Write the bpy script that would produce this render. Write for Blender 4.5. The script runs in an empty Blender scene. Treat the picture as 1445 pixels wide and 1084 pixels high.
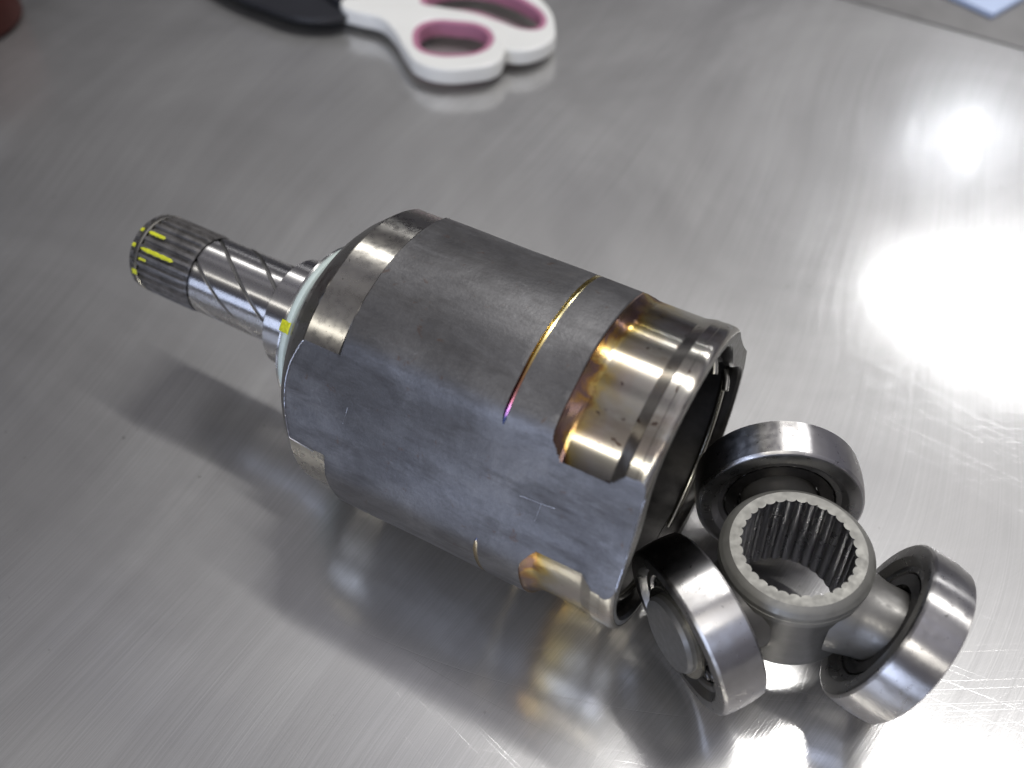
import bpy, bmesh, math, random
from mathutils import Vector, Matrix
random.seed(7)
R = 0.042                      # housing radius in metres; all lengths below are in units of it
PI = math.pi
scene = bpy.context.scene
COL = scene.collection
def rad(a): return math.radians(a)

# ------------------------------------------------------------------ camera
cam = bpy.data.cameras.new('camera'); camo = bpy.data.objects.new('camera', cam); COL.objects.link(camo)
Mx = ((0.86833693, -0.37070049, 0.32950283), (0.495972, 0.6512279, -0.5743814), (-0.00165797, 0.66218076, 0.74934231))
camo.matrix_world = Matrix(((Mx[0][0], Mx[0][1], Mx[0][2], 0.91581*R), (Mx[1][0], Mx[1][1], Mx[1][2], -3.64415*R),
                            (Mx[2][0], Mx[2][1], Mx[2][2], (4.95533+1.0)*R), (0, 0, 0, 1)))
cam.sensor_width = 36; cam.lens = 36*1451.33/1445
cam.clip_start = 0.01; cam.clip_end = 50
cam.dof.use_dof = True; cam.dof.focus_distance = 0.262; cam.dof.aperture_fstop = 8.5
scene.camera = camo

# ------------------------------------------------------------------ world and lamps (an indoor workbench)
world = bpy.data.worlds.new('World'); scene.world = world; world.use_nodes = True
wn = world.node_tree; wn.nodes.clear()
wo = wn.nodes.new('ShaderNodeOutputWorld'); wb = wn.nodes.new('ShaderNodeBackground'); wn.links.new(wb.outputs[0], wo.inputs[0])
tc = wn.nodes.new('ShaderNodeTexCoord')
sx_ = wn.nodes.new('ShaderNodeSeparateXYZ'); wn.links.new(tc.outputs['Generated'], sx_.inputs[0])
wr = wn.nodes.new('ShaderNodeValToRGB'); wn.links.new(sx_.outputs['Z'], wr.inputs[0])
wr.color_ramp.elements[0].position = 0.0; wr.color_ramp.elements[0].color = (0.048, 0.048, 0.058, 1)
wr.color_ramp.elements[1].position = 0.95; wr.color_ramp.elements[1].color = (0.40, 0.395, 0.40, 1)
e = wr.color_ramp.elements.new(0.5); e.color = (0.112, 0.110, 0.118, 1)
e = wr.color_ramp.elements.new(0.75); e.color = (0.23, 0.226, 0.228, 1)
wnz = wn.nodes.new('ShaderNodeTexNoise'); wnz.inputs['Scale'].default_value = 5.0; wnz.inputs['Detail'].default_value = 3
wn.links.new(tc.outputs['Generated'], wnz.inputs['Vector'])
wcr = wn.nodes.new('ShaderNodeValToRGB'); wn.links.new(wnz.outputs['Fac'], wcr.inputs[0])      # clutter of the room: darker and lighter things
for q, (pp, cc) in zip([wcr.color_ramp.elements[0], wcr.color_ramp.elements[1], wcr.color_ramp.elements.new(.5)], ((.36, (.13, .12, .14, 1)), (.64, (2.35, 2.28, 2.12, 1)), (.5, (.90, .885, .88, 1)))):
    q.position = pp; q.color = cc
side = wn.nodes.new('ShaderNodeMapRange'); side.inputs[1].default_value = -1; side.inputs[2].default_value = 1; side.inputs[3].default_value = .12; side.inputs[4].default_value = 1.9
wn.links.new(sx_.outputs['X'], side.inputs[0])                                                    # the lit side of the room
w1 = wn.nodes.new('ShaderNodeVectorMath'); w1.operation = 'MULTIPLY'; wn.links.new(wr.outputs[0], w1.inputs[0]); wn.links.new(wcr.outputs[0], w1.inputs[1])
w2 = wn.nodes.new('ShaderNodeVectorMath'); w2.operation = 'SCALE'; wn.links.new(w1.outputs[0], w2.inputs[0]); wn.links.new(side.outputs[0], w2.inputs['Scale'])
wn2 = wn.nodes.new('ShaderNodeTexNoise'); wn2.inputs['Scale'].default_value = 9.0; wn2.inputs['Detail'].default_value = 1
wn.links.new(tc.outputs['Generated'], wn2.inputs['Vector'])
wtc = wn.nodes.new('ShaderNodeValToRGB'); wn.links.new(wn2.outputs['Fac'], wtc.inputs[0])
for q, (pp, cc) in zip([wtc.color_ramp.elements[0], wtc.color_ramp.elements[1], wtc.color_ramp.elements.new(.5)], ((.32, (.66, .70, .95, 1)), (.68, (1.3, 1.18, .80, 1)), (.5, (.95, .955, .99, 1)))):
    q.position = pp; q.color = cc
w3 = wn.nodes.new('ShaderNodeVectorMath'); w3.operation = 'MULTIPLY'; wn.links.new(w2.outputs[0], w3.inputs[0]); wn.links.new(wtc.outputs[0], w3.inputs[1])
wn.links.new(w3.outputs[0], wb.inputs[0]); wb.inputs[1].default_value = 1.45

def lamp(name, az, el, dist, sx, sy, power, col, roll=0.0, target=(0, 0, 0)):
    l = bpy.data.lights.new(name, 'AREA'); l.shape = 'RECTANGLE'; l.size = sx; l.size_y = sy; l.energy = power; l.color = col
    o = bpy.data.objects.new(name, l); COL.objects.link(o)
    d = Vector((math.cos(rad(el))*math.cos(rad(az)), math.cos(rad(el))*math.sin(rad(az)), math.sin(rad(el))))
    o.location = Vector(target)+d*dist
    o.rotation_euler = ((-d).to_track_quat('-Z', 'Y').to_matrix() @ Matrix.Rotation(roll, 3, 'Z')).to_euler()
    return o
lamp('ceiling_lamp', 92, 32, 2.4, .09, .05, .56, (0.90, 0.93, 1.0), target=(.55*R, 5.95*R, 0))
lamp('ceiling_lamp', 85, 39.5, 2.2, .42, .08, 3.7, (0.98, 0.985, 1.0), target=(1.1*R, 3.7*R, 0))
lamp('ceiling_lamp', 84, 64, 2.0, 1.2, .06, 18, (1.0, 0.99, 0.97), target=(1.2*R, -.6*R, 0))
lamp('ceiling_lamp', -80, 52, 2.2, 1.2, .05, 10, (1.0, 0.97, 0.90))
lamp('window_lamp', -95, 15, 2.6, 1.5, .8, 20, (0.64, 0.74, 1.0))

scene.view_settings.view_transform = 'Standard'; scene.view_settings.look = 'None'
scene.view_settings.exposure = 0.2; scene.view_settings.gamma = 1.0
scene.view_settings.use_curve_mapping = False

# ------------------------------------------------------------------ helpers
def tag(o, label=None, cat=None, group=None, kind=None):
    if label: o['label'] = label
    if cat: o['category'] = cat
    if group: o['group'] = group
    if kind: o['kind'] = kind
    return o
def link(name, me, mats, parent=None, sharp=35, smooth=True):
    o = bpy.data.objects.new(name, me); COL.objects.link(o)
    for m in (mats if isinstance(mats, (list, tuple)) else [mats]):
        if m.name not in [x.name for x in me.materials if x]: me.materials.append(m)
    if smooth and len(me.polygons):
        me.polygons.foreach_set('use_smooth', [True]*len(me.polygons))
        me.set_sharp_from_angle(angle=rad(sharp))
    if parent: o.parent = parent
    return o
def empty(name, loc=(0, 0, 0)):
    o = bpy.data.objects.new(name, None); COL.objects.link(o); o.location = loc; o.empty_display_size = .01; return o
def mesh(name, vs, fs):
    me = bpy.data.meshes.new(name); me.from_pydata([(v[0]*R, v[1]*R, v[2]*R) for v in vs], [], fs); me.update(); return me
def frame(axis):
    """basis (u, v, w) with w along axis"""
    w = Vector(axis).normalized()
    if abs(w.x) > .9: u = Vector((0, 1, 0))
    else: u = Vector((0, 0, 1)).cross(w) if abs(w.z) < .9 else Vector((1, 0, 0))
    u = (u-w*u.dot(w)).normalized(); v = w.cross(u); return u, v, w
def lathe(name, prof, n=96, axis=(1, 0, 0), org=(0, 0, 0), closed=False, cap0=False, cap1=False, rfun=None, tw=None):
    """revolve profile [(s, r)] about an axis; rfun(i, j, r) may change the radius"""
    u, v, w = frame(axis); o = Vector(org); vs = []; fs = []
    for i, (s, r) in enumerate(prof):
        for j in range(n):
            t = 2*PI*j/n + (tw(s) if tw else 0)
            rr = rfun(i, j, r) if rfun else r
            vs.append(o+w*s+(u*math.cos(t)+v*math.sin(t))*rr)
    m = len(prof)
    for i in range(m if closed else m-1):
        for j in range(n):
            a = i*n+j; b = i*n+(j+1) % n; c = ((i+1) % m)*n+(j+1) % n; d = ((i+1) % m)*n+j
            fs.append((a, d, c, b))
    if cap0: fs.append(tuple(range(n)))
    if cap1: fs.append(tuple(reversed(range((m-1)*n, m*n))))
    me = mesh(name, vs, fs)
    bm = bmesh.new(); bm.from_mesh(me); bmesh.ops.recalc_face_normals(bm, faces=bm.faces); bm.to_mesh(me); bm.free()
    return me

# ------------------------------------------------------------------ materials
class N:
    def __init__(s, name):
        s.m = bpy.data.materials.new(name); s.m.use_nodes = True; s.t = s.m.node_tree; s.b = s.t.nodes['Principled BSDF']; s.out = s.t.nodes['Material Output']
    def n(s, typ, **kw):
        x = s.t.nodes.new('ShaderNode'+typ)
        for k, v in kw.items(): setattr(x, k, v)
        return x
    def l(s, a, b): s.t.links.new(a, b)
    def coord(s, scale=(1, 1, 1), rot=(0, 0, 0), out='Object'):
        c = s.n('TexCoord'); m = s.n('Mapping'); m.inputs['Scale'].default_value = scale; m.inputs['Rotation'].default_value = rot
        s.l(c.outputs[out], m.inputs[0]); return m.outputs[0]
    def noise(s, vec, scale, detail=3, rough=.55, dist=0.0):
        x = s.n('TexNoise'); x.inputs['Scale'].default_value = scale; x.inputs['Detail'].default_value = detail
        x.inputs['Roughness'].default_value = rough; x.inputs['Distortion'].default_value = dist
        s.l(vec, x.inputs['Vector']); return x.outputs['Fac']
    def ramp(s, fac, stops, interp='LINEAR'):
        x = s.n('ValToRGB'); x.color_ramp.interpolation = interp; el = x.color_ramp.elements
        while len(el) < len(stops): el.new(.5)
        for q, (p, c) in zip(el, stops):
            q.position = p; q.color = (c, c, c, 1) if not isinstance(c, tuple) else (*c, 1)
        s.l(fac, x.inputs[0]); return x.outputs[0]
    def mr(s, v, a, b, c, d):
        x = s.n('MapRange'); s.l(v, x.inputs[0])
        for i, q in enumerate((a, b, c, d)): x.inputs[i+1].default_value = q
        return x.outputs[0]
    def math(s, op, a, b=None, clamp=False):
        x = s.n('Math', operation=op, use_clamp=clamp)
        for i, q in enumerate((a, b)):
            if q is None: continue
            if isinstance(q, (int, float)): x.inputs[i].default_value = q
            else: s.l(q, x.inputs[i])
        return x.outputs[0]
    def mix(s, fac, a, b, typ='MIX'):
        x = s.n('Mix', data_type='RGBA', blend_type=typ)
        for i, q in ((0, fac), (6, a), (7, b)):
            if isinstance(q, (int, float)): x.inputs[i].default_value = q
            elif isinstance(q, tuple): x.inputs[i].default_value = (*q, 1)
            else: s.l(q, x.inputs[i])
        return x.outputs[2]
    def set(s, **kw):
        for k, v in kw.items():
            i = s.b.inputs[k.replace('_', ' ')]
            if isinstance(v, (int, float)): i.default_value = v
            elif isinstance(v, tuple): i.default_value = (*v, 1)
            else: s.l(v, i)
        return s
    def bump(s, h, strength, dist=.0002):
        x = s.n('Bump'); x.inputs['Strength'].default_value = strength; x.inputs['Distance'].default_value = dist
        s.l(h, x.inputs['Height']); s.l(x.outputs[0], s.b.inputs['Normal']); return x
    def tangent(s, axis='X'):
        x = s.n('Tangent', direction_type='RADIAL', axis=axis); s.l(x.outputs[0], s.b.inputs['Tangent'])

def steel(name, col, rough, aniso=0.0, axis='X', stain=.35, spots=True, metal=1.0, vary=(.8, 1.3)):
    k = N(name)
    v = k.coord()
    n1 = k.noise(v, 60, 4); n2 = k.noise(v, 420, 3)
    c = k.mix(k.mr(n1, .35, .7, 0, stain), col, tuple(x*.45 for x in (col[0], col[1]*.93, col[2]*.82)))
    if spots:
        sp = k.ramp(k.noise(v, 700, 2, .5, 1.0), [(.0, 0.0), (.70, 0.0), (.76, 1.0)])
        c = k.mix(k.math('MULTIPLY', sp, .7), c, (0.04, 0.032, 0.028))
    k.set(Base_Color=c, Metallic=metal, Roughness=k.mr(n2, .3, .7, rough*vary[0], rough*vary[1]))
    if aniso: k.set(Anisotropic=aniso, Anisotropic_Rotation=.25); k.tangent(axis)
    k.bump(k.noise(v, 1600, 2), .02, .0001)
    return k.m

def m_forged():
    k = N('forged_steel'); v = k.coord()
    a = k.noise(v, 48, 8, .7, .5); b = k.noise(k.coord((.22, 1, 1)), 190, 5, .7); c = k.noise(v, 1300, 3, .7)
    col = k.ramp(a, [(.30, (.105, .102, .104)), (.45, (.155, .152, .154)), (.56, (.195, .192, .194)), (.64, (.235, .23, .228)), (.75, (.15, .135, .12))])
    col = k.mix(k.mr(b, .48, .72, 0, .65), col, (.065, .06, .058))
    rust = k.ramp(k.noise(v, 260, 4, .65, .6), [(.64, 0.0), (.70, 1.0)])
    col = k.mix(k.math('MULTIPLY', rust, .55), col, (.13, .075, .05))
    pale = k.ramp(k.noise(k.coord((.5, 1.2, 1.2)), 75, 8, .75, 1.0), [(.56, 0.0), (.70, 1.0)])
    col = k.mix(k.math('MULTIPLY', pale, .4), col, (.31, .31, .32))
    col = k.mix(k.mr(c, .3, .7, 0, .35), col, (.10, .10, .105))
    k.set(Base_Color=col, Metallic=.8, Roughness=k.mr(b, .3, .7, .38, .55))
    k.bump(k.math('ADD', k.math('MULTIPLY', c, .6), k.math('ADD', b, k.math('MULTIPLY', a, .6))), .35, .00025)
    return k.m

def m_band():
    """turned steel with heat tint: straw, brown and violet running in from the left edge"""
    k = N('heat_tinted_steel'); v = k.coord(); c = k.n('TexCoord'); s = k.n('SeparateXYZ'); k.l(c.outputs['Object'], s.inputs[0])
    n = k.noise(v, 85, 4, .6, .8); n2 = k.noise(k.coord((.35, 1, 1)), 120, 4, .6)
    x = k.math('MULTIPLY', s.outputs[0], 1/R)
    d = k.math('ADD', x, k.mr(n, .3, .7, -.11, .09))
    col = k.ramp(k.mr(d, -.66, .1, 0, 1), [(.0, (.24, .18, .13)), (.08, (.22, .14, .09)), (.13, (.21, .125, .11)), (.18, (.42, .23, .06)), (.235, (.62, .46, .15)),
                                        (.32, (.52, .45, .29)), (.45, (.56, .53, .45)), (1.0, (.60, .58, .52))])
    brown = k.ramp(n2, [(.54, 0.0), (.66, 1.0)])
    col = k.mix(k.math('MULTIPLY', brown, .4), col, (.30, .20, .12))
    dk = k.ramp(k.noise(v, 330, 2, .5, .5), [(.68, 0.0), (.71, 1.0)])
    col = k.mix(k.math('MULTIPLY', dk, .8), col, (.11, .06, .04))
    hue = k.noise(v, 95, 2)
    col = k.mix(k.mr(hue, .5, .75, 0, .35), col, (.55, .42, .42))
    k.set(Base_Color=col, Metallic=1.0, Roughness=k.mr(n2, .3, .7, .21, .26), Anisotropic=1.0, Anisotropic_Rotation=.25); k.tangent('X')
    w = k.n('TexWave', bands_direction='X'); w.inputs['Scale'].default_value = 900; w.inputs['Distortion'].default_value = .3
    k.l(c.outputs['Object'], w.inputs['Vector'])
    k.bump(w.outputs['Fac'], .12, .00008)
    return k.m

def m_groove():
    k = N('tinted_groove'); c = k.n('TexCoord'); s = k.n('SeparateXYZ'); k.l(c.outputs['Object'], s.inputs[0])
    t = k.math('ARCTAN2', s.outputs[2], s.outputs[1])
    col = k.ramp(k.mr(t, rad(40), rad(135), 0, 1), [(.0, (.62, .56, .40)), (.55, (.66, .58, .32)), (.72, (.55, .42, .16)), (.82, (.28, .14, .08)), (.90, (.20, .07, .12)),
                                                  (.945, (.30, .16, .45)), (.955, (.05, .07, .20)), (1.0, (.04, .06, .16))])
    neg = k.math('LESS_THAN', t, 0.0)
    col = k.mix(neg, col, (.68, .62, .50))
    k.set(Base_Color=col, Metallic=1.0, Roughness=.24); return k.m

def plain(name, col, rough, metal=0.0, nscale=0, amt=.2, spec=.5):
    k = N(name)
    if nscale:
        c = k.mix(k.mr(k.noise(k.coord(), nscale, 4), .35, .7, 0, 1), col, tuple(x*(1-amt) for x in col)); k.set(Base_Color=c)
    else: k.set(Base_Color=col)
    k.set(Roughness=rough, Metallic=metal); k.b.inputs['Specular IOR Level'].default_value = spec
    return k.m

def m_table():
    k = N('brushed_stainless'); t = k.t
    # brushing: long thin streaks in several directions, gently curved
    c = k.n('TexCoord'); warp = k.n('TexNoise'); warp.inputs['Scale'].default_value = 3.0; warp.inputs['Detail'].default_value = 1
    k.l(c.outputs['Object'], warp.inputs['Vector'])
    wv = k.n('VectorMath', operation='SCALE'); wv.inputs['Scale'].default_value = .11; k.l(warp.outputs['Color'], wv.inputs[0])
    ad = k.n('VectorMath', operation='ADD'); k.l(c.outputs['Object'], ad.inputs[0]); k.l(wv.outputs[0], ad.inputs[1])
    def streak(angle, along, across, detail=2):
        m = k.n('Mapping', vector_type='TEXTURE'); m.inputs['Rotation'].default_value = (0, 0, rad(angle)); m.inputs['Scale'].default_value = (1/along, 1/across, 1)
        k.l(ad.outputs[0], m.inputs[0]); return k.noise(m.outputs[0], 1.0, detail, .6)
    s1 = streak(95, 11, 3200); s2 = streak(64, 16, 2400)
    br = k.math('ADD', k.math('MULTIPLY', s1, 1.35), k.math('MULTIPLY', s2, .25))
    soft = streak(97, 3, 55, 3)
    def scratches(angle, along, across, lo):
        m = k.n('Mapping', vector_type='TEXTURE'); m.inputs['Rotation'].default_value = (0, 0, rad(angle)); m.inputs['Scale'].default_value = (1/along, 1/across, 1)
        m.inputs['Location'].default_value = (angle*.037, angle*.011, 0); k.l(ad.outputs[0], m.inputs[0])
        return k.ramp(k.noise(m.outputs[0], 1.0, 0, .4), [(.0, 0.0), (lo, 0.0), (lo+.03, 1.0)])
    sc = None
    for a, al, ac, lo in ((22, 16, 2000, .70), (72, 20, 1900, .69), (108, 18, 2100, .69), (-14, 14, 2000, .72)):
        q = scratches(a, al, ac, lo); sc = q if sc is None else k.math('MAXIMUM', sc, q)
    # a few long curved scratches: distance to circles
    def arc(cx, cy, r, w, x0, x1):
        d = k.n('VectorMath', operation='DISTANCE'); k.l(c.outputs['Object'], d.inputs[0]); d.inputs[1].default_value = (cx*R, cy*R, 0)
        f = k.math('ABSOLUTE', k.math('SUBTRACT', d.outputs['Value'], r*R)); f = k.math('LESS_THAN', f, w*R)
        s = k.n('SeparateXYZ'); k.l(c.outputs['Object'], s.inputs[0])
        g = k.math('MULTIPLY', k.math('GREATER_THAN', s.outputs[0], x0*R), k.math('LESS_THAN', s.outputs[0], x1*R))
        return k.math('MULTIPLY', f, g)
    arcs = None
    for a in ((-1.9, 4.65, 6.04, .0028, -1.75, .55), (-.6, 14.2, 15.58, .0026, -1.1, .6), (-3.6, 9.0, 10.55, .0026, .8, 2.6), (3.4, -9.5, 9.4, .0022, -.5, 1.2)):
        q = arc(*a); arcs = q if arcs is None else k.math('MAXIMUM', arcs, q)
    sm = k.noise(k.coord(), 7, 4, .6, .8)
    col = k.mix(k.mr(sm, .3, .7, 0, 1), (.62, .615, .605), (.70, .695, .685))
    col = k.mix(k.mr(soft, .35, .65, 0, .35), col, (.45, .44, .435))
    col = k.mix(k.mr(br, .55, 1.05, 0, .36), col, (.34, .335, .33))
    grime = k.ramp(k.noise(k.coord(), 240, 2), [(.74, 0.0), (.78, 1.0)])
    col = k.mix(k.math('MULTIPLY', grime, .5), col, (.2, .19, .17))
    scr = k.math('MAXIMUM', k.math('MULTIPLY', sc, .034), k.math('MULTIPLY', arcs, .2))
    bp = k.n('Bump'); bp.inputs['Strength'].default_value = .3; bp.inputs['Distance'].default_value = .00006; k.l(br, bp.inputs['Height'])
    bp2 = k.n('Bump', invert=True); bp2.inputs['Strength'].default_value = .8; bp2.inputs['Distance'].default_value = .0001
    k.l(scr, bp2.inputs['Height']); k.l(bp.outputs[0], bp2.inputs['Normal'])
    def gloss(rough, an):
        g = k.n('BsdfAnisotropic'); k.l(col, g.inputs['Color'])
        if isinstance(rough, float): g.inputs['Roughness'].default_value = rough
        else: k.l(rough, g.inputs['Roughness'])
        g.inputs['Anisotropy'].default_value = an; k.l(bp2.outputs[0], g.inputs['Normal']); return g.outputs[0]
    r1 = k.math('ADD', k.mr(soft, .3, .7, .125, .18), k.math('MULTIPLY', scr, .3))
    mx = k.n('MixShader'); k.l(k.mr(sm, .3, .7, .38, .58), mx.inputs[0])
    k.l(gloss(r1, 0.0), mx.inputs[1]); k.l(gloss(.56, 0.0), mx.inputs[2]); k.l(mx.outputs[0], k.out.inputs['Surface'])
    return k.m

M = dict(
    table=m_table(), forged=m_forged(), band=m_band(), groove=m_groove(),
    turned=steel('turned_steel', (.58, .56, .51), .28, 1.0, stain=.3),
    cone=steel('turned_shoulder_steel', (.42, .41, .40), .3, .5, stain=.4),
    shaft=steel('ground_shaft_steel', (.66, .65, .64), .27, 1.0, stain=.08, spots=False, vary=(.96, 1.05)),
    spline=plain('phosphated_spline', (.27, .26, .255), .42, .75, 300, .5),
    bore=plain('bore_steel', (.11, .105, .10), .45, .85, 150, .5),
    hub=steel('hub_steel', (.26, .255, .235), .5, 0, stain=.2, spots=False, metal=.55),
    hubbody=steel('hub_forging_steel', (.20, .195, .185), .40, 0, stain=.3, spots=False, metal=.6),
    splinebore=steel('broached_steel', (.22, .22, .23), .3, 0, stain=.3, spots=False),
    roller=steel('roller_steel', (.68, .665, .65), .32, 1.0, stain=.35),
    rollerface=steel('roller_face_steel', (.34, .335, .33), .30, 0, stain=.4, spots=False),
    needle=plain('oiled_needle_steel', (.12, .115, .11), .25, .9, 200, .4),
    wire=plain('bright_wire', (.62, .60, .52), .25, 1.0, 200, .2),
    pale=plain('pale_mint_plastic', (.66, .76, .72), .35, 0, 300, .08),
    yellow=plain('yellow_paint', (.70, .72, .03), .55, 0, 1500, .35),
    white=plain('white_plastic', (.80, .80, .77), .35, 0, 40, .04),
    pink=plain('pink_rubber', (.46, .19, .29), .55, 0, 60, .15),
    black=plain('black_blade_coating', (.022, .023, .028), .38, 0, 60, .2),
    blade=plain('scissor_steel', (.35, .35, .36), .25, 1.0, 80, .2),
    mat=plain('grey_rubber', (.21, .205, .20), .5, 0, 60, .2),
    red=plain('dark_red_plastic', (.05, .010, .007), .6, 0, 60, .2, .2),
    blue=plain('pale_blue_plastic', (.50, .60, .82), .5, 0, 60, .1),
    dark=plain('dark_grey_plastic', (.10, .10, .10), .5, 0, 60, .2),
)

# ------------------------------------------------------------------ table
bm = bmesh.new()
bmesh.ops.create_cube(bm, size=1.0)
for v in bm.verts: v.co = Vector((v.co.x*2.4-.1, v.co.y*1.9+.1, v.co.z*.03-.015))
me = bpy.data.meshes.new('table'); bm.to_mesh(me); bm.free()
table = link('table_top', me, M['table'], smooth=False); table['kind'] = 'structure'

# ------------------------------------------------------------------ joint housing (object origin: centre of its mouth, axis X)
HZ = 1.0
H = empty('joint_housing', (0, 0, HZ*R))
tag(H, 'dark forged steel joint housing with open mouth, lying on its side with splined stub shaft', 'joint housing')
VAL = (155.0, 35.0, 275.0)
SEC = [(-5, .889), (0, .885), (5, .889), (10, .904), (15, .929), (18, .946), (20, .958), (22, .970), (25, .986), (28, .996), (32, 1.0), (37, 1.0)]
def section(d):
    if d >= 32: return 1.0
    for i in range(1, len(SEC)-2):
        (x0, y0), (x1, y1) = SEC[i], SEC[i+1]
        if x0 <= d <= x1:
            m0 = (y1-SEC[i-1][1])/(x1-SEC[i-1][0]); m1 = (SEC[i+2][1]-y0)/(SEC[i+2][0]-x0); h = x1-x0; u = (d-x0)/h
            return (2*u**3-3*u*u+1)*y0+(u**3-2*u*u+u)*h*m0+(-2*u**3+3*u*u)*y1+(u**3-u*u)*h*m1
    return 1.0
def forge(t, x):
    d = min(abs((math.degrees(t)-c+180) % 360-180) for c in VAL)
    return section(d)+.002*math.sin(3.1*x+2*t)+.0018*math.sin(7.3*x-5*t+1.0)+.0012*math.sin(13*t+4.1*x)
LATHE = [(-2.497, .598), (-2.36, .80), (-2.30, .862), (-2.185, .953), (-2.175, .958), (-1.93, .958), (-1.916, .962), (-1.895, 1.02),
         (-.868, 1.02), (-.863, .992), (-.857, .977), (-.847, .974), (-.839, .985), (-.834, 1.02),
         (-.575, 1.02), (-.565, .985), (-.545, .972), (-.50, .948), (-.48, .944), (-.205, .944), (-.200, .9455), (-.140, .967), (-.134, .970),
         (-.080, .971), (-.076, .974), (-.050, .974), (-.036, .9725), (-.025, .969), (-.016, .964), (-.009, .957), (-.004, .949), (0.0, .938)]
def lat(x):
    for (a, ra), (b, rb) in zip(LATHE, LATHE[1:]):
        if a <= x <= b: return ra+(rb-ra)*(x-a)/(b-a)
    return 9.
xs = set(a for a, _ in LATHE)
def span(a, b, n): xs.update(a+(b-a)*i/n for i in range(n+1))
span(-2.497, -2.185, 22); span(-1.93, -1.895, 10); span(-1.895, -.868, 26); span(-.868, -.834, 34); span(-.834, -.575, 8); span(-.575, -.48, 14); span(-.205, 0, 30)
xs = sorted(xs)
# angle samples, with the angles where turned surfaces run out placed exactly
ths = set(round(i*.9, 4) for i in range(400))
for rr in (.944, .958, .976, .970, .974):
    dd = next(q/100 for q in range(3200) if section(q/100) >= rr)
    for c in VAL:
        for q in (-1, 1): ths.add(round((c+q*dd) % 360, 4))
ths = sorted(ths); nt = len(ths)
vs = []
for x in xs:                       # forged set: the forging, cut where the tool has reached it
    L = lat(x)
    for t in ths:
        r = min(L, forge(rad(t), x)); vs.append((x, r*math.cos(rad(t)), r*math.sin(rad(t))))
nv = len(vs)
for x in xs:                       # turned set: true circles
    r = lat(x)
    for t in ths: vs.append((x, r*math.cos(rad(t)), r*math.sin(rad(t))))
groups = {}
for i in range(len(xs)-1):
    xm = .5*(xs[i]+xs[i+1]); L = lat(xm)
    for j in range(nt):
        t0 = ths[j]; t1 = ths[(j+1) % nt]; t1 = t1 if t1 > t0 else t1+360; tm = rad(.5*(t0+t1))
        mach = L < forge(tm, xm)-.0006
        if not mach: g = 'forged_body'
        elif xm < -2.18: g = 'shoulder_cone'
        elif xm < -1.8: g = 'shoulder_band'
        elif xm < -.8: g = 'turned_groove'
        elif xm < -.137: g = 'boot_band'
        else: g = 'mouth_rim'
        b0 = nv if mach else 0
        groups.setdefault(g, []).append((b0+i*nt+j, b0+i*nt+(j+1) % nt, b0+(i+1)*nt+(j+1) % nt, b0+(i+1)*nt+j))
def sub(name, fs, mat, sharp):
    used = sorted(set(k for f in fs for k in f)); mp = {k: n for n, k in enumerate(used)}
    return link(name, mesh(name, [vs[k] for k in used], [tuple(mp[k] for k in f) for f in fs]), mat, H, sharp)
def pieces(fs):
    par = {}
    def find(a):
        while par[a] != a: par[a] = par[par[a]]; a = par[a]
        return a
    for f in fs:
        for k in f: par.setdefault(k, k)
        r0 = find(f[0])
        for k in f[1:]: par[find(k)] = r0
    d = {}
    for f in fs: d.setdefault(find(f[0]), []).append(f)
    return [q for q in d.values() if len(q) > 30]
GM = {'forged_body': M['forged'], 'shoulder_cone': M['cone'], 'shoulder_band': M['turned'], 'turned_groove': M['groove'], 'boot_band': M['band'], 'mouth_rim': M['band']}
for g, fs in groups.items():
    for q in pieces(fs):
        o = sub(g, q, GM[g], 24 if g == 'forged_body' else 11)
        if g == 'boot_band': o['label'] = 'turned band with straw, brown and violet heat tint'
        if g == 'turned_groove': o['label'] = 'thin groove tinted gold to blue'
# bright burrs where the turning tool ran off the forging
burr = plain('bright_burr', (.70, .72, .78), .3, 1.0, 500, .4)
def burr_path(t0, t1, at_mouth, n=60):
    out = []
    for i in range(n+1):
        t = rad(t0+(t1-t0)*i/n); f = forge(t, 0 if at_mouth else -2.3)
        if at_mouth: x = -.002; r = min(f, .94)
        else:
            x = -2.49
            while x < -2.0 and lat(x) < forge(t, x): x += .002
            r = forge(t, x)
        w_ = .002*math.sin(i*1.7)+.0015*math.sin(i*4.1)
        out.append((x+w_, (r+w_*.5)*math.cos(t), (r+w_*.5)*math.sin(t)))
    return out
BURRS = [(136.5, 173.5, True), (134.5, 175.5, False)]
# bore: three deep tracks, front lip, floor
def inner(t, x):
    d = min(abs((math.degrees(t)-c+180) % 360-180) for c in VAL)
    return .905-(.16*(.5+.5*math.cos(PI*d/34)) if d < 34 else 0)
iv = []; ifs = []
ixs = [(0.0, 1, .0), (0.0, 0, .0), (-.02, 0, -.012), (-.06, 0, -.012), (-.062, 0, .02), (-.10, 0, .02), (-.102, 0, -.012), (-.5, 0, -.012), (-1.2, 0, -.012), (-1.75, 0, -.03), (-1.80, 0, -.1), (-1.82, 0, -.4)]
n = 300
for (x, outer, dr) in ixs:
    for j in range(n):
        t = 2*PI*j/n
        r = min(.935, forge(t, 0)) - .0005 if outer else inner(t, x)+dr
        iv.append((x, r*math.cos(t), r*math.sin(t)))
for i in range(len(ixs)-1):
    for j in range(n):
        ifs.append((i*n+j, (i+1)*n+j, (i+1)*n+(j+1) % n, i*n+(j+1) % n))
ifs.append(tuple(range((len(ixs)-1)*n, len(ixs)*n)))
lip = mesh('lip', iv, ifs[:n]); link('mouth_lip', lip, M['hub'], H, 30)
link('bore', mesh('bore', iv, ifs[n:]), M['bore'], H, 30)
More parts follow.
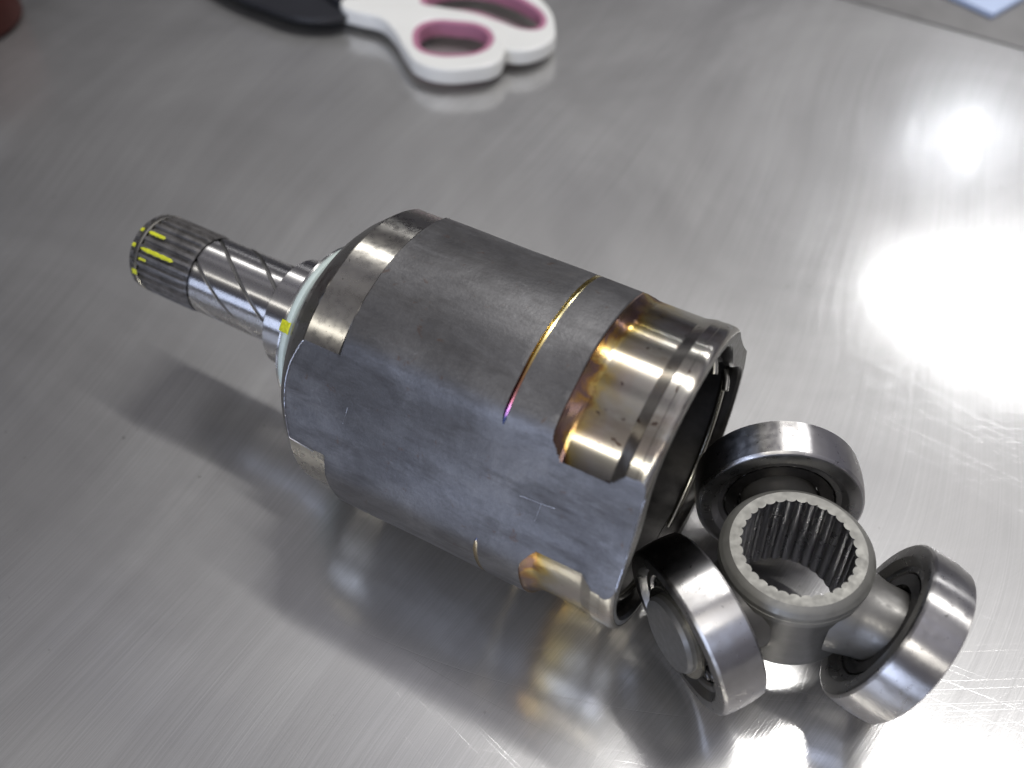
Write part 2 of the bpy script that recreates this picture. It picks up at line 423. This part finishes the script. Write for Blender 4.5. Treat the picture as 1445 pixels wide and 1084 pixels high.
# wire retaining ring in the mouth with its two turned ends
def tube(name, pts, r, n=10):
    vs_ = []; fs_ = []; m = len(pts); prev = None
    for i, q in enumerate(pts):
        q = Vector(q); tn = (Vector(pts[min(i+1, m-1)])-Vector(pts[max(i-1, 0)])).normalized()
        if prev is None: u, v, _ = frame(tn)
        else:
            u = (prev-tn*prev.dot(tn)).normalized(); v = tn.cross(u)
        prev = u
        for j in range(n):
            a = 2*PI*j/n; vs_.append(q+(u*math.cos(a)+v*math.sin(a))*r)
    for i in range(m-1):
        for j in range(n): fs_.append((i*n+j, i*n+(j+1) % n, (i+1)*n+(j+1) % n, (i+1)*n+j))
    fs_.append(tuple(reversed(range(n)))); fs_.append(tuple(range((m-1)*n, m*n)))
    return mesh(name, vs_, fs_)
for pts in (((-.663, 155.6), (-.552, 155.1), (-.438, 154.4)), ((-.533, 154.2), (-.539, 158.5), (-.546, 163.2)), ((-1.821, 152.6), (-1.83, 157), (-1.838, 160.7))):
    q = []
    for (xa, ta), (xb, tb) in zip(pts, pts[1:]):
        for i in range(8):
            x = xa+(xb-xa)*i/8; t = ta+(tb-ta)*i/8; r = forge(rad(t), x)-.0006; q.append((x, r*math.cos(rad(t)), r*math.sin(rad(t))))
    link('scratch', tube('scratch', q, .0016, 6), burr, H, 60)
for q in BURRS: link('burr', tube('burr', burr_path(*q), .0045, 6), burr, H, 60)
wp = []
for i in range(181):
    t = rad(62+(360-50)*i/180)
    r = .80
    wp.append((-.08, r*math.cos(t), r*math.sin(t)))
t = rad(62); wp = [(-.03, .70*math.cos(t+.05), .70*math.sin(t+.05)), (-.05, .75*math.cos(t+.02), .75*math.sin(t+.02))]+wp
t = rad(372-.0); wp += [(-.05, .75*math.cos(t-.02), .75*math.sin(t-.02)), (-.03, .69*math.cos(t-.05), .69*math.sin(t-.05))]
link('retaining_wire', tube('wire', wp, .022), M['wire'], H, 60)

# stub shaft: collar, oil-grooved journal, splined end
link('shaft_collar', lathe('collar', [(-2.868, .27), (-2.868, .368), (-2.855, .381), (-2.60, .381), (-2.595, .372), (-2.585, .372)], 160), M['shaft'], H, 30)
NG = 7; per = 20; ng = NG*per
goff = (13, 63, 116, 172, 224, 275, 324)
ang = []
for i in range(NG):
    a = goff[i]; b = goff[(i+1) % NG]+(360 if i == NG-1 else 0)
    for q, w_ in ((a-3.4, 0), (a-1.9, 1), (a, 1), (a+1.9, 1), (a+3.4, 0)): ang.append((q, w_))
    for q in range(1, 16): ang.append((a+3.4+(b-a-6.8)*q/16, 0))
jv = []; jf = []; na = len(ang)
jx = [-3.60+(.735)*i/60 for i in range(61)]
for x in jx:
    edge = .006 if x < -3.595 else 0
    for (a, g) in ang:
        t = rad(a+143*(x+3.6)); r = .279-(.014 if g else 0)-edge
        jv.append((x, r*math.cos(t), r*math.sin(t)))
for i in range(60):
    for j in range(na): jf.append((i*na+j, i*na+(j+1) % na, (i+1)*na+(j+1) % na, (i+1)*na+j))
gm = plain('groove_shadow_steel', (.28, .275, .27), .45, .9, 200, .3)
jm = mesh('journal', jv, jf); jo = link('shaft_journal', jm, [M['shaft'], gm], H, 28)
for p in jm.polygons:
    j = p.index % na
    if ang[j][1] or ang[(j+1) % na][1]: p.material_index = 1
NT = 28; seg = NT*6
def tooth(i, j, r):
    ph = j % 6
    return r if ph in (0, 1, 5) else r-.022
def toothr(i, j, r): return r if i in (0,) else tooth(i, j, r)
link('splined_end', lathe('spline', [(-4.06, .272), (-4.055, .288), (-3.66, .288), (-3.63, .283), (-3.605, .279)], seg, rfun=lambda i, j, r: tooth(i, j, r) if i < 3 else (r if i == 4 else r-(.008 if j % 6 in (2, 3, 4) else 0))), M['spline'], H, 25)
link('shaft_end', lathe('shaftend', [(-4.17, 0.0), (-4.17, .225), (-4.155, .255), (-4.125, .282), (-4.098, .284), (-4.096, .25), (-4.058, .25)], seg, rfun=lambda i, j, r: r-.02 if (i in (3, 4) and j % 6 in (2, 3, 4)) else r), M['spline'], H, 25)
link('snap_ring', lathe('snap', [(-4.09, .25), (-4.09, .282), (-4.084, .288), (-4.070, .288), (-4.064, .282), (-4.064, .25)], 120), M['wire'], H, 30)
# washer and pale dust ring behind the collar
link('washer', lathe('washer', [(-2.592, .36), (-2.592, .568), (-2.586, .575), (-2.576, .575), (-2.57, .568)], 160), M['shaft'], H, 30)
link('dust_ring', lathe('dust', [(-2.568, .40), (-2.568, .574), (-2.56, .582), (-2.535, .594), (-2.52, .596), (-2.512, .585), (-2.49, .5)], 160), M['pale'], H, 30)
# yellow paint marks (thin raised dabs)
def dab(x0, x1, t0, t1, r0, r1=None, round_=True, thick=.004):
    r1 = r1 or r0; nx = 12; nn = 6; v_ = []; f_ = []
    for i in range(nx+1):
        x = x0+(x1-x0)*i/nx; r = r0+(r1-r0)*i/nx
        k = 1.0
        if round_: k = math.sqrt(max(0.02, 1-abs(2*i/nx-1)**8))*(1+.18*math.sin(i*2.3+x0*40))
        for j in range(nn+1):
            t = rad((t0+t1)/2+(t1-t0)/2*k*(2*j/nn-1)); rr = r+thick*(1 if 0 < j < nn and 0 < i < nx else -.5)
            v_.append((x, rr*math.cos(t), rr*math.sin(t)))
    for i in range(nx):
        for j in range(nn): f_.append((i*(nn+1)+j, i*(nn+1)+j+1, (i+1)*(nn+1)+j+1, (i+1)*(nn+1)+j))
    return link('paint_mark', mesh('dab', v_, f_), M['yellow'], H, 60)
dab(-4.052, -3.90, 103, 108.5, .2885); dab(-4.05, -3.75, 128.5, 134.5, .2885); dab(-4.045, -3.975, 144.5, 148, .2885)
dab(-4.10, -4.055, 165, 174, .289); dab(-4.125, -4.098, 103, 109, .285); dab(-4.128, -4.098, 128, 134, .285)
dab(-2.598, -2.512, 134, 141.5, .577, .600, False)

# ------------------------------------------------------------------ tripod spider with three rollers
SC = Vector((0.75639, -0.02736, 0.54037))
T = empty('tripod_spider', (SC.x*R, SC.y*R, 0)); 
tag(T, 'steel tripod spider with splined hub and three thick rollers beside the housing mouth', 'tripod spider')
TR = Matrix.Rotation(-0.037, 4, 'Y')
def P(o):   # children live in the spider's frame: origin at table level below the hub centre
    o.location = (0, 0, SC.z*R); o.rotation_euler = (0, -0.037, 0); return o
hubp = [(.300, .404), (.318, .418), (.336, .404), (.344, .393)]
P(link('hub', lathe('hub', [(-.284, .33), (-.284, .405), (-.262, .430), (.205, .430)], 128, axis=(0, 0, 1)), M['hubbody'], T, 30))
P(link('hub_collar', lathe('collar', [(.205, .430), (.206, .446), (.246, .447), (.250, .440), (.256, .447), (.290, .446), (.312, .430), (.318, .426), (.336, .402), (.344, .392), (.344, .345)], 160, axis=(0, 0, 1)), M['hub'], T, 30))
NI = 34; ni = NI*6
def itooth(i, j, r):
    return r+{0: 0, 1: .001, 2: .005, 3: .016, 4: .005, 5: .001}[j % 6]
bore_ = lathe('splinebore', [(.344, .346), (.344, .320), (.338, .3195), (-.270, .320), (-.284, .324), (-.284, .345)], ni, axis=(0, 0, 1), rfun=lambda i, j, r: r if i in (0, 5) else itooth(i, j, r))
o = P(link('splined_bore', bore_, [M['splinebore'], M['hub']], T, 20))
for p in bore_.polygons:
    if p.index < ni: p.material_index = 1
rolls = [('near', 25.55+210, -.115, -.001), ('right', 25.55+330, -.415, .098), ('far', 25.55+90, -.063, -.025)]
clipm = M['wire']
trun = lathe('trunnion', [(.34, .285), (.42, .268), (.46, .254), (.50, .244), (.55, .240), (.83, .238), (.855, .222), (.858, .0)], 72, axis=(1, 0, 0))
rw = .143
outer_p = [(-rw+.045, .352), (-rw+.040, .385), (-rw, .425), (-rw, .492), (-rw+.005, .505), (-rw+.015, .516)]
for i in range(9):
    q = -rw+.02+(2*rw-.04)*i/8; outer_p.append((q, .520+.009*(1-(q/(rw-.02))**2)))
outer_p += [(rw-.015, .516), (rw-.005, .505), (rw, .492), (rw, .425), (rw-.040, .385), (rw-.045, .352), (rw-.06, .340), (-rw+.06, .340)]
ring = lathe('roller', outer_p, 128, axis=(1, 0, 0), closed=True)
needle = lathe('needle', [(-.087, .0), (-.087, .035), (-.078, .044), (.078, .044), (.087, .035), (.087, .0)], 10, axis=(1, 0, 0))
clip = lathe('clip', [(.775, .235), (.775, .282), (.80, .282), (.80, .235)], 60, axis=(1, 0, 0), closed=True)
washer = lathe('rwasher', [(-.096, .262), (-.096, .338), (-.088, .338), (-.088, .262)], 72, axis=(1, 0, 0), closed=True)
for me_ in (trun, ring, needle, clip, washer):
    pass
for nm, az, mt, lt in rolls:
    a = rad(az); nn = Vector((math.cos(a), math.sin(a), 0)); up = Vector((0, 0, 1)); tt = up.cross(nn)
    B = Matrix((nn, tt, up)).transposed()
    rot = TR.to_3x3() @ B
    tr = link('trunnion', trun, M['hubbody'], T, 30); tr.location = (0, 0, SC.z*R); tr.rotation_euler = rot.to_euler()
    cl = link('retaining_clip', clip, clipm, tr, 30)
    n2 = (nn+tt*lt+up*mt).normalized(); t2 = (tt-n2*tt.dot(n2)).normalized(); u2 = n2.cross(t2)
    rl = link('roller', ring, [M['roller'], M['rollerface']], T, 22)
    rl.location = Vector((0, 0, SC.z*R))+(TR.to_3x3() @ (nn*.654*R)); rl.rotation_euler = (TR.to_3x3() @ Matrix((n2, t2, u2)).transposed()).to_euler()
    link('end_washer', washer, M['needle'], rl, 30)
    for q in range(18):
        b = 2*PI*q/18
        nd = link('needle', needle, M['needle'], rl, 40); nd.location = (0, .293*R*math.cos(b), .293*R*math.sin(b))
for p in ring.polygons:
    k = p.index//128
    if k < 4 or k >= len(outer_p)-7: p.material_index = 1

# ------------------------------------------------------------------ scissors
SZ = .30
scs = empty('scissors', (-4.9*R, 4.75*R, 0))
tag(scs, 'white handled scissors with pink lined finger loops at the back of the table', 'scissors')
def plate(name, loops, z0, z1, bev, mat, parent, smooth=True):
    cu = bpy.data.curves.new(name, 'CURVE'); cu.dimensions = '2D'; cu.fill_mode = 'BOTH'; cu.resolution_u = 10
    cu.extrude = max(1e-5, (z1-z0)*R/2-bev*R); cu.bevel_depth = bev*R; cu.bevel_resolution = 4
    for pts in loops:
        sp = cu.splines.new('BEZIER'); sp.bezier_points.add(len(pts)-1); sp.use_cyclic_u = True
        for b, q in zip(sp.bezier_points, pts):
            b.co = ((q[0]+4.9)*R, (q[1]-4.75)*R, 0); b.handle_left_type = b.handle_right_type = 'AUTO'
    tmp = bpy.data.objects.new('tmp', cu); COL.objects.link(tmp)
    dg = bpy.context.evaluated_depsgraph_get(); me = bpy.data.meshes.new_from_object(tmp.evaluated_get(dg)); me.materials.clear()
    bpy.data.objects.remove(tmp); bpy.data.curves.remove(cu)
    o = link(name, me, mat, parent, 50); o.location = (0, 0, (z0+z1)/2*R); return o
def offs(pts, d):
    """inset (d<0) or grow a closed outline about its centroid"""
    cx = sum(p[0] for p in pts)/len(pts); cy = sum(p[1] for p in pts)/len(pts); out = []
    for x, y in pts:
        v = Vector((x-cx, y-cy)); l = v.length; v *= (l+d)/l; out.append((cx+v.x, cy+v.y))
    return out
hole1 = [(-4.896, 4.414), (-4.998, 4.637), (-4.951, 4.816), (-4.692, 4.962), (-4.414, 5.018), (-4.22, 4.913), (-4.126, 4.723), (-4.151, 4.534), (-4.319, 4.36), (-4.556, 4.257), (-4.744, 4.276)]
out1 = [(-3.952, 4.615), (-4.044, 4.817), (-4.232, 5.038), (-4.484, 5.165), (-4.828, 5.109), (-5.13, 5.007), (-5.425, 4.893), (-5.731, 4.79), (-5.998, 4.763), (-5.928, 4.625), (-5.744, 4.607), (-5.453, 4.633), (-5.179, 4.501), (-4.841, 4.237), (-4.604, 4.09), (-4.357, 4.093), (-4.1, 4.253), (-3.935, 4.47)]
hole2 = [(-5.239, 5.104), (-4.977, 5.129), (-4.619, 5.21), (-4.3, 5.185), (-4.042, 5.162), (-3.851, 5.254), (-3.848, 5.407), (-3.982, 5.589), (-4.186, 5.702), (-4.456, 5.782), (-4.864, 5.772), (-5.212, 5.575), (-5.316, 5.295)]
out2 = [(-3.741, 5.384), (-3.651, 5.17), (-3.687, 4.955), (-3.866, 4.775), (-4.003, 4.776), (-4.135, 4.961), (-4.471, 5.173), (-5.138, 5.02), (-5.544, 4.861), (-5.91, 4.706), (-6.186, 5.023), (-5.791, 5.435), (-5.229, 5.907), (-4.635, 6.015), (-4.056, 5.757)]
h1 = plate('handle', [out1, offs(hole1, .03)], .075, .26, .035, M['white'], scs)
plate('grip_lining', [offs(hole1, .04), offs(hole1, -.045)], .085, .252, .012, M['pink'], h1).location.z = .0
h2 = plate('handle', [offs(out2, -.015), offs(hole2, .03)], .075, .25, .035, M['white'], scs)
plate('grip_lining', [offs(hole2, .04), offs(hole2, -.045)], .085, .242, .012, M['pink'], h2).location.z = .0
plate('blade', [[(-5.86, 4.62), (-6.15, 4.32), (-6.85, 4.28), (-7.6, 4.40), (-9.2, 5.0), (-9.2, 5.06), (-7.6, 4.86), (-6.3, 4.82), (-5.9, 4.7)]], .13, .19, .008, M['black'], scs)
plate('blade', [[(-5.95, 4.72), (-6.4, 4.80), (-7.6, 4.9), (-9.0, 5.6), (-9.0, 5.66), (-7.4, 5.35), (-6.3, 5.12), (-6.0, 4.95)]], .195, .25, .008, M['black'], scs)

# ------------------------------------------------------------------ things cut off by the frame corners
K = empty('round_container', (-9.75*R, 2.55*R, 0))
tag(K, 'blurred dark red round container cut off in the far left corner', 'container')
def at(o): return o
link('container_body', lathe('kb', [(.0, .0), (.0, .62), (.06, .68), (.8, .68), (.95, .60), (1.0, .5)], 48, axis=(0, 0, 1)), M['red'], K)
link('lid', lathe('kl', [(1.0, .54), (1.02, .56), (1.3, .56), (1.34, .52), (1.34, 0)], 48, axis=(0, 0, 1)), M['dark'], K)
def box(name, x0, x1, y0, y1, z0, z1, mat, parent, ang=0, bev=.04):
    b = bmesh.new(); bmesh.ops.create_cube(b, size=1.0)
    for v in b.verts: v.co = Vector(((x0+x1)/2+v.co.x*(x1-x0), (y0+y1)/2+v.co.y*(y1-y0), (z0+z1)/2+v.co.z*(z1-z0)))*R
    bmesh.ops.bevel(b, geom=b.edges[:], offset=bev*R, segments=2, affect='EDGES', profile=.5)
    m_ = bpy.data.meshes.new(name); b.to_mesh(m_); b.free()
    o = link(name, m_, mat, parent); o.rotation_euler = (0, 0, ang); return o

CS = empty('table_mat', (.6*R, 8.9*R, 0))
tag(CS, 'dark grey mat lying at the far right corner of the table', 'mat')
box('mat_sheet', -2.2, 2.6, -1.05, 2.2, .002, .018, M['mat'], CS, rad(-3), .006)
CB = box('plastic_card', -.9, .0, .0, 1.2, .022, .085, M['blue'], None, rad(-21), .01)
CB.location = (.27*R, 8.30*R, 0)
tag(CB, 'pale blue card resting on the dark mat in the far right corner', 'card')
print('objects', len(bpy.data.objects))
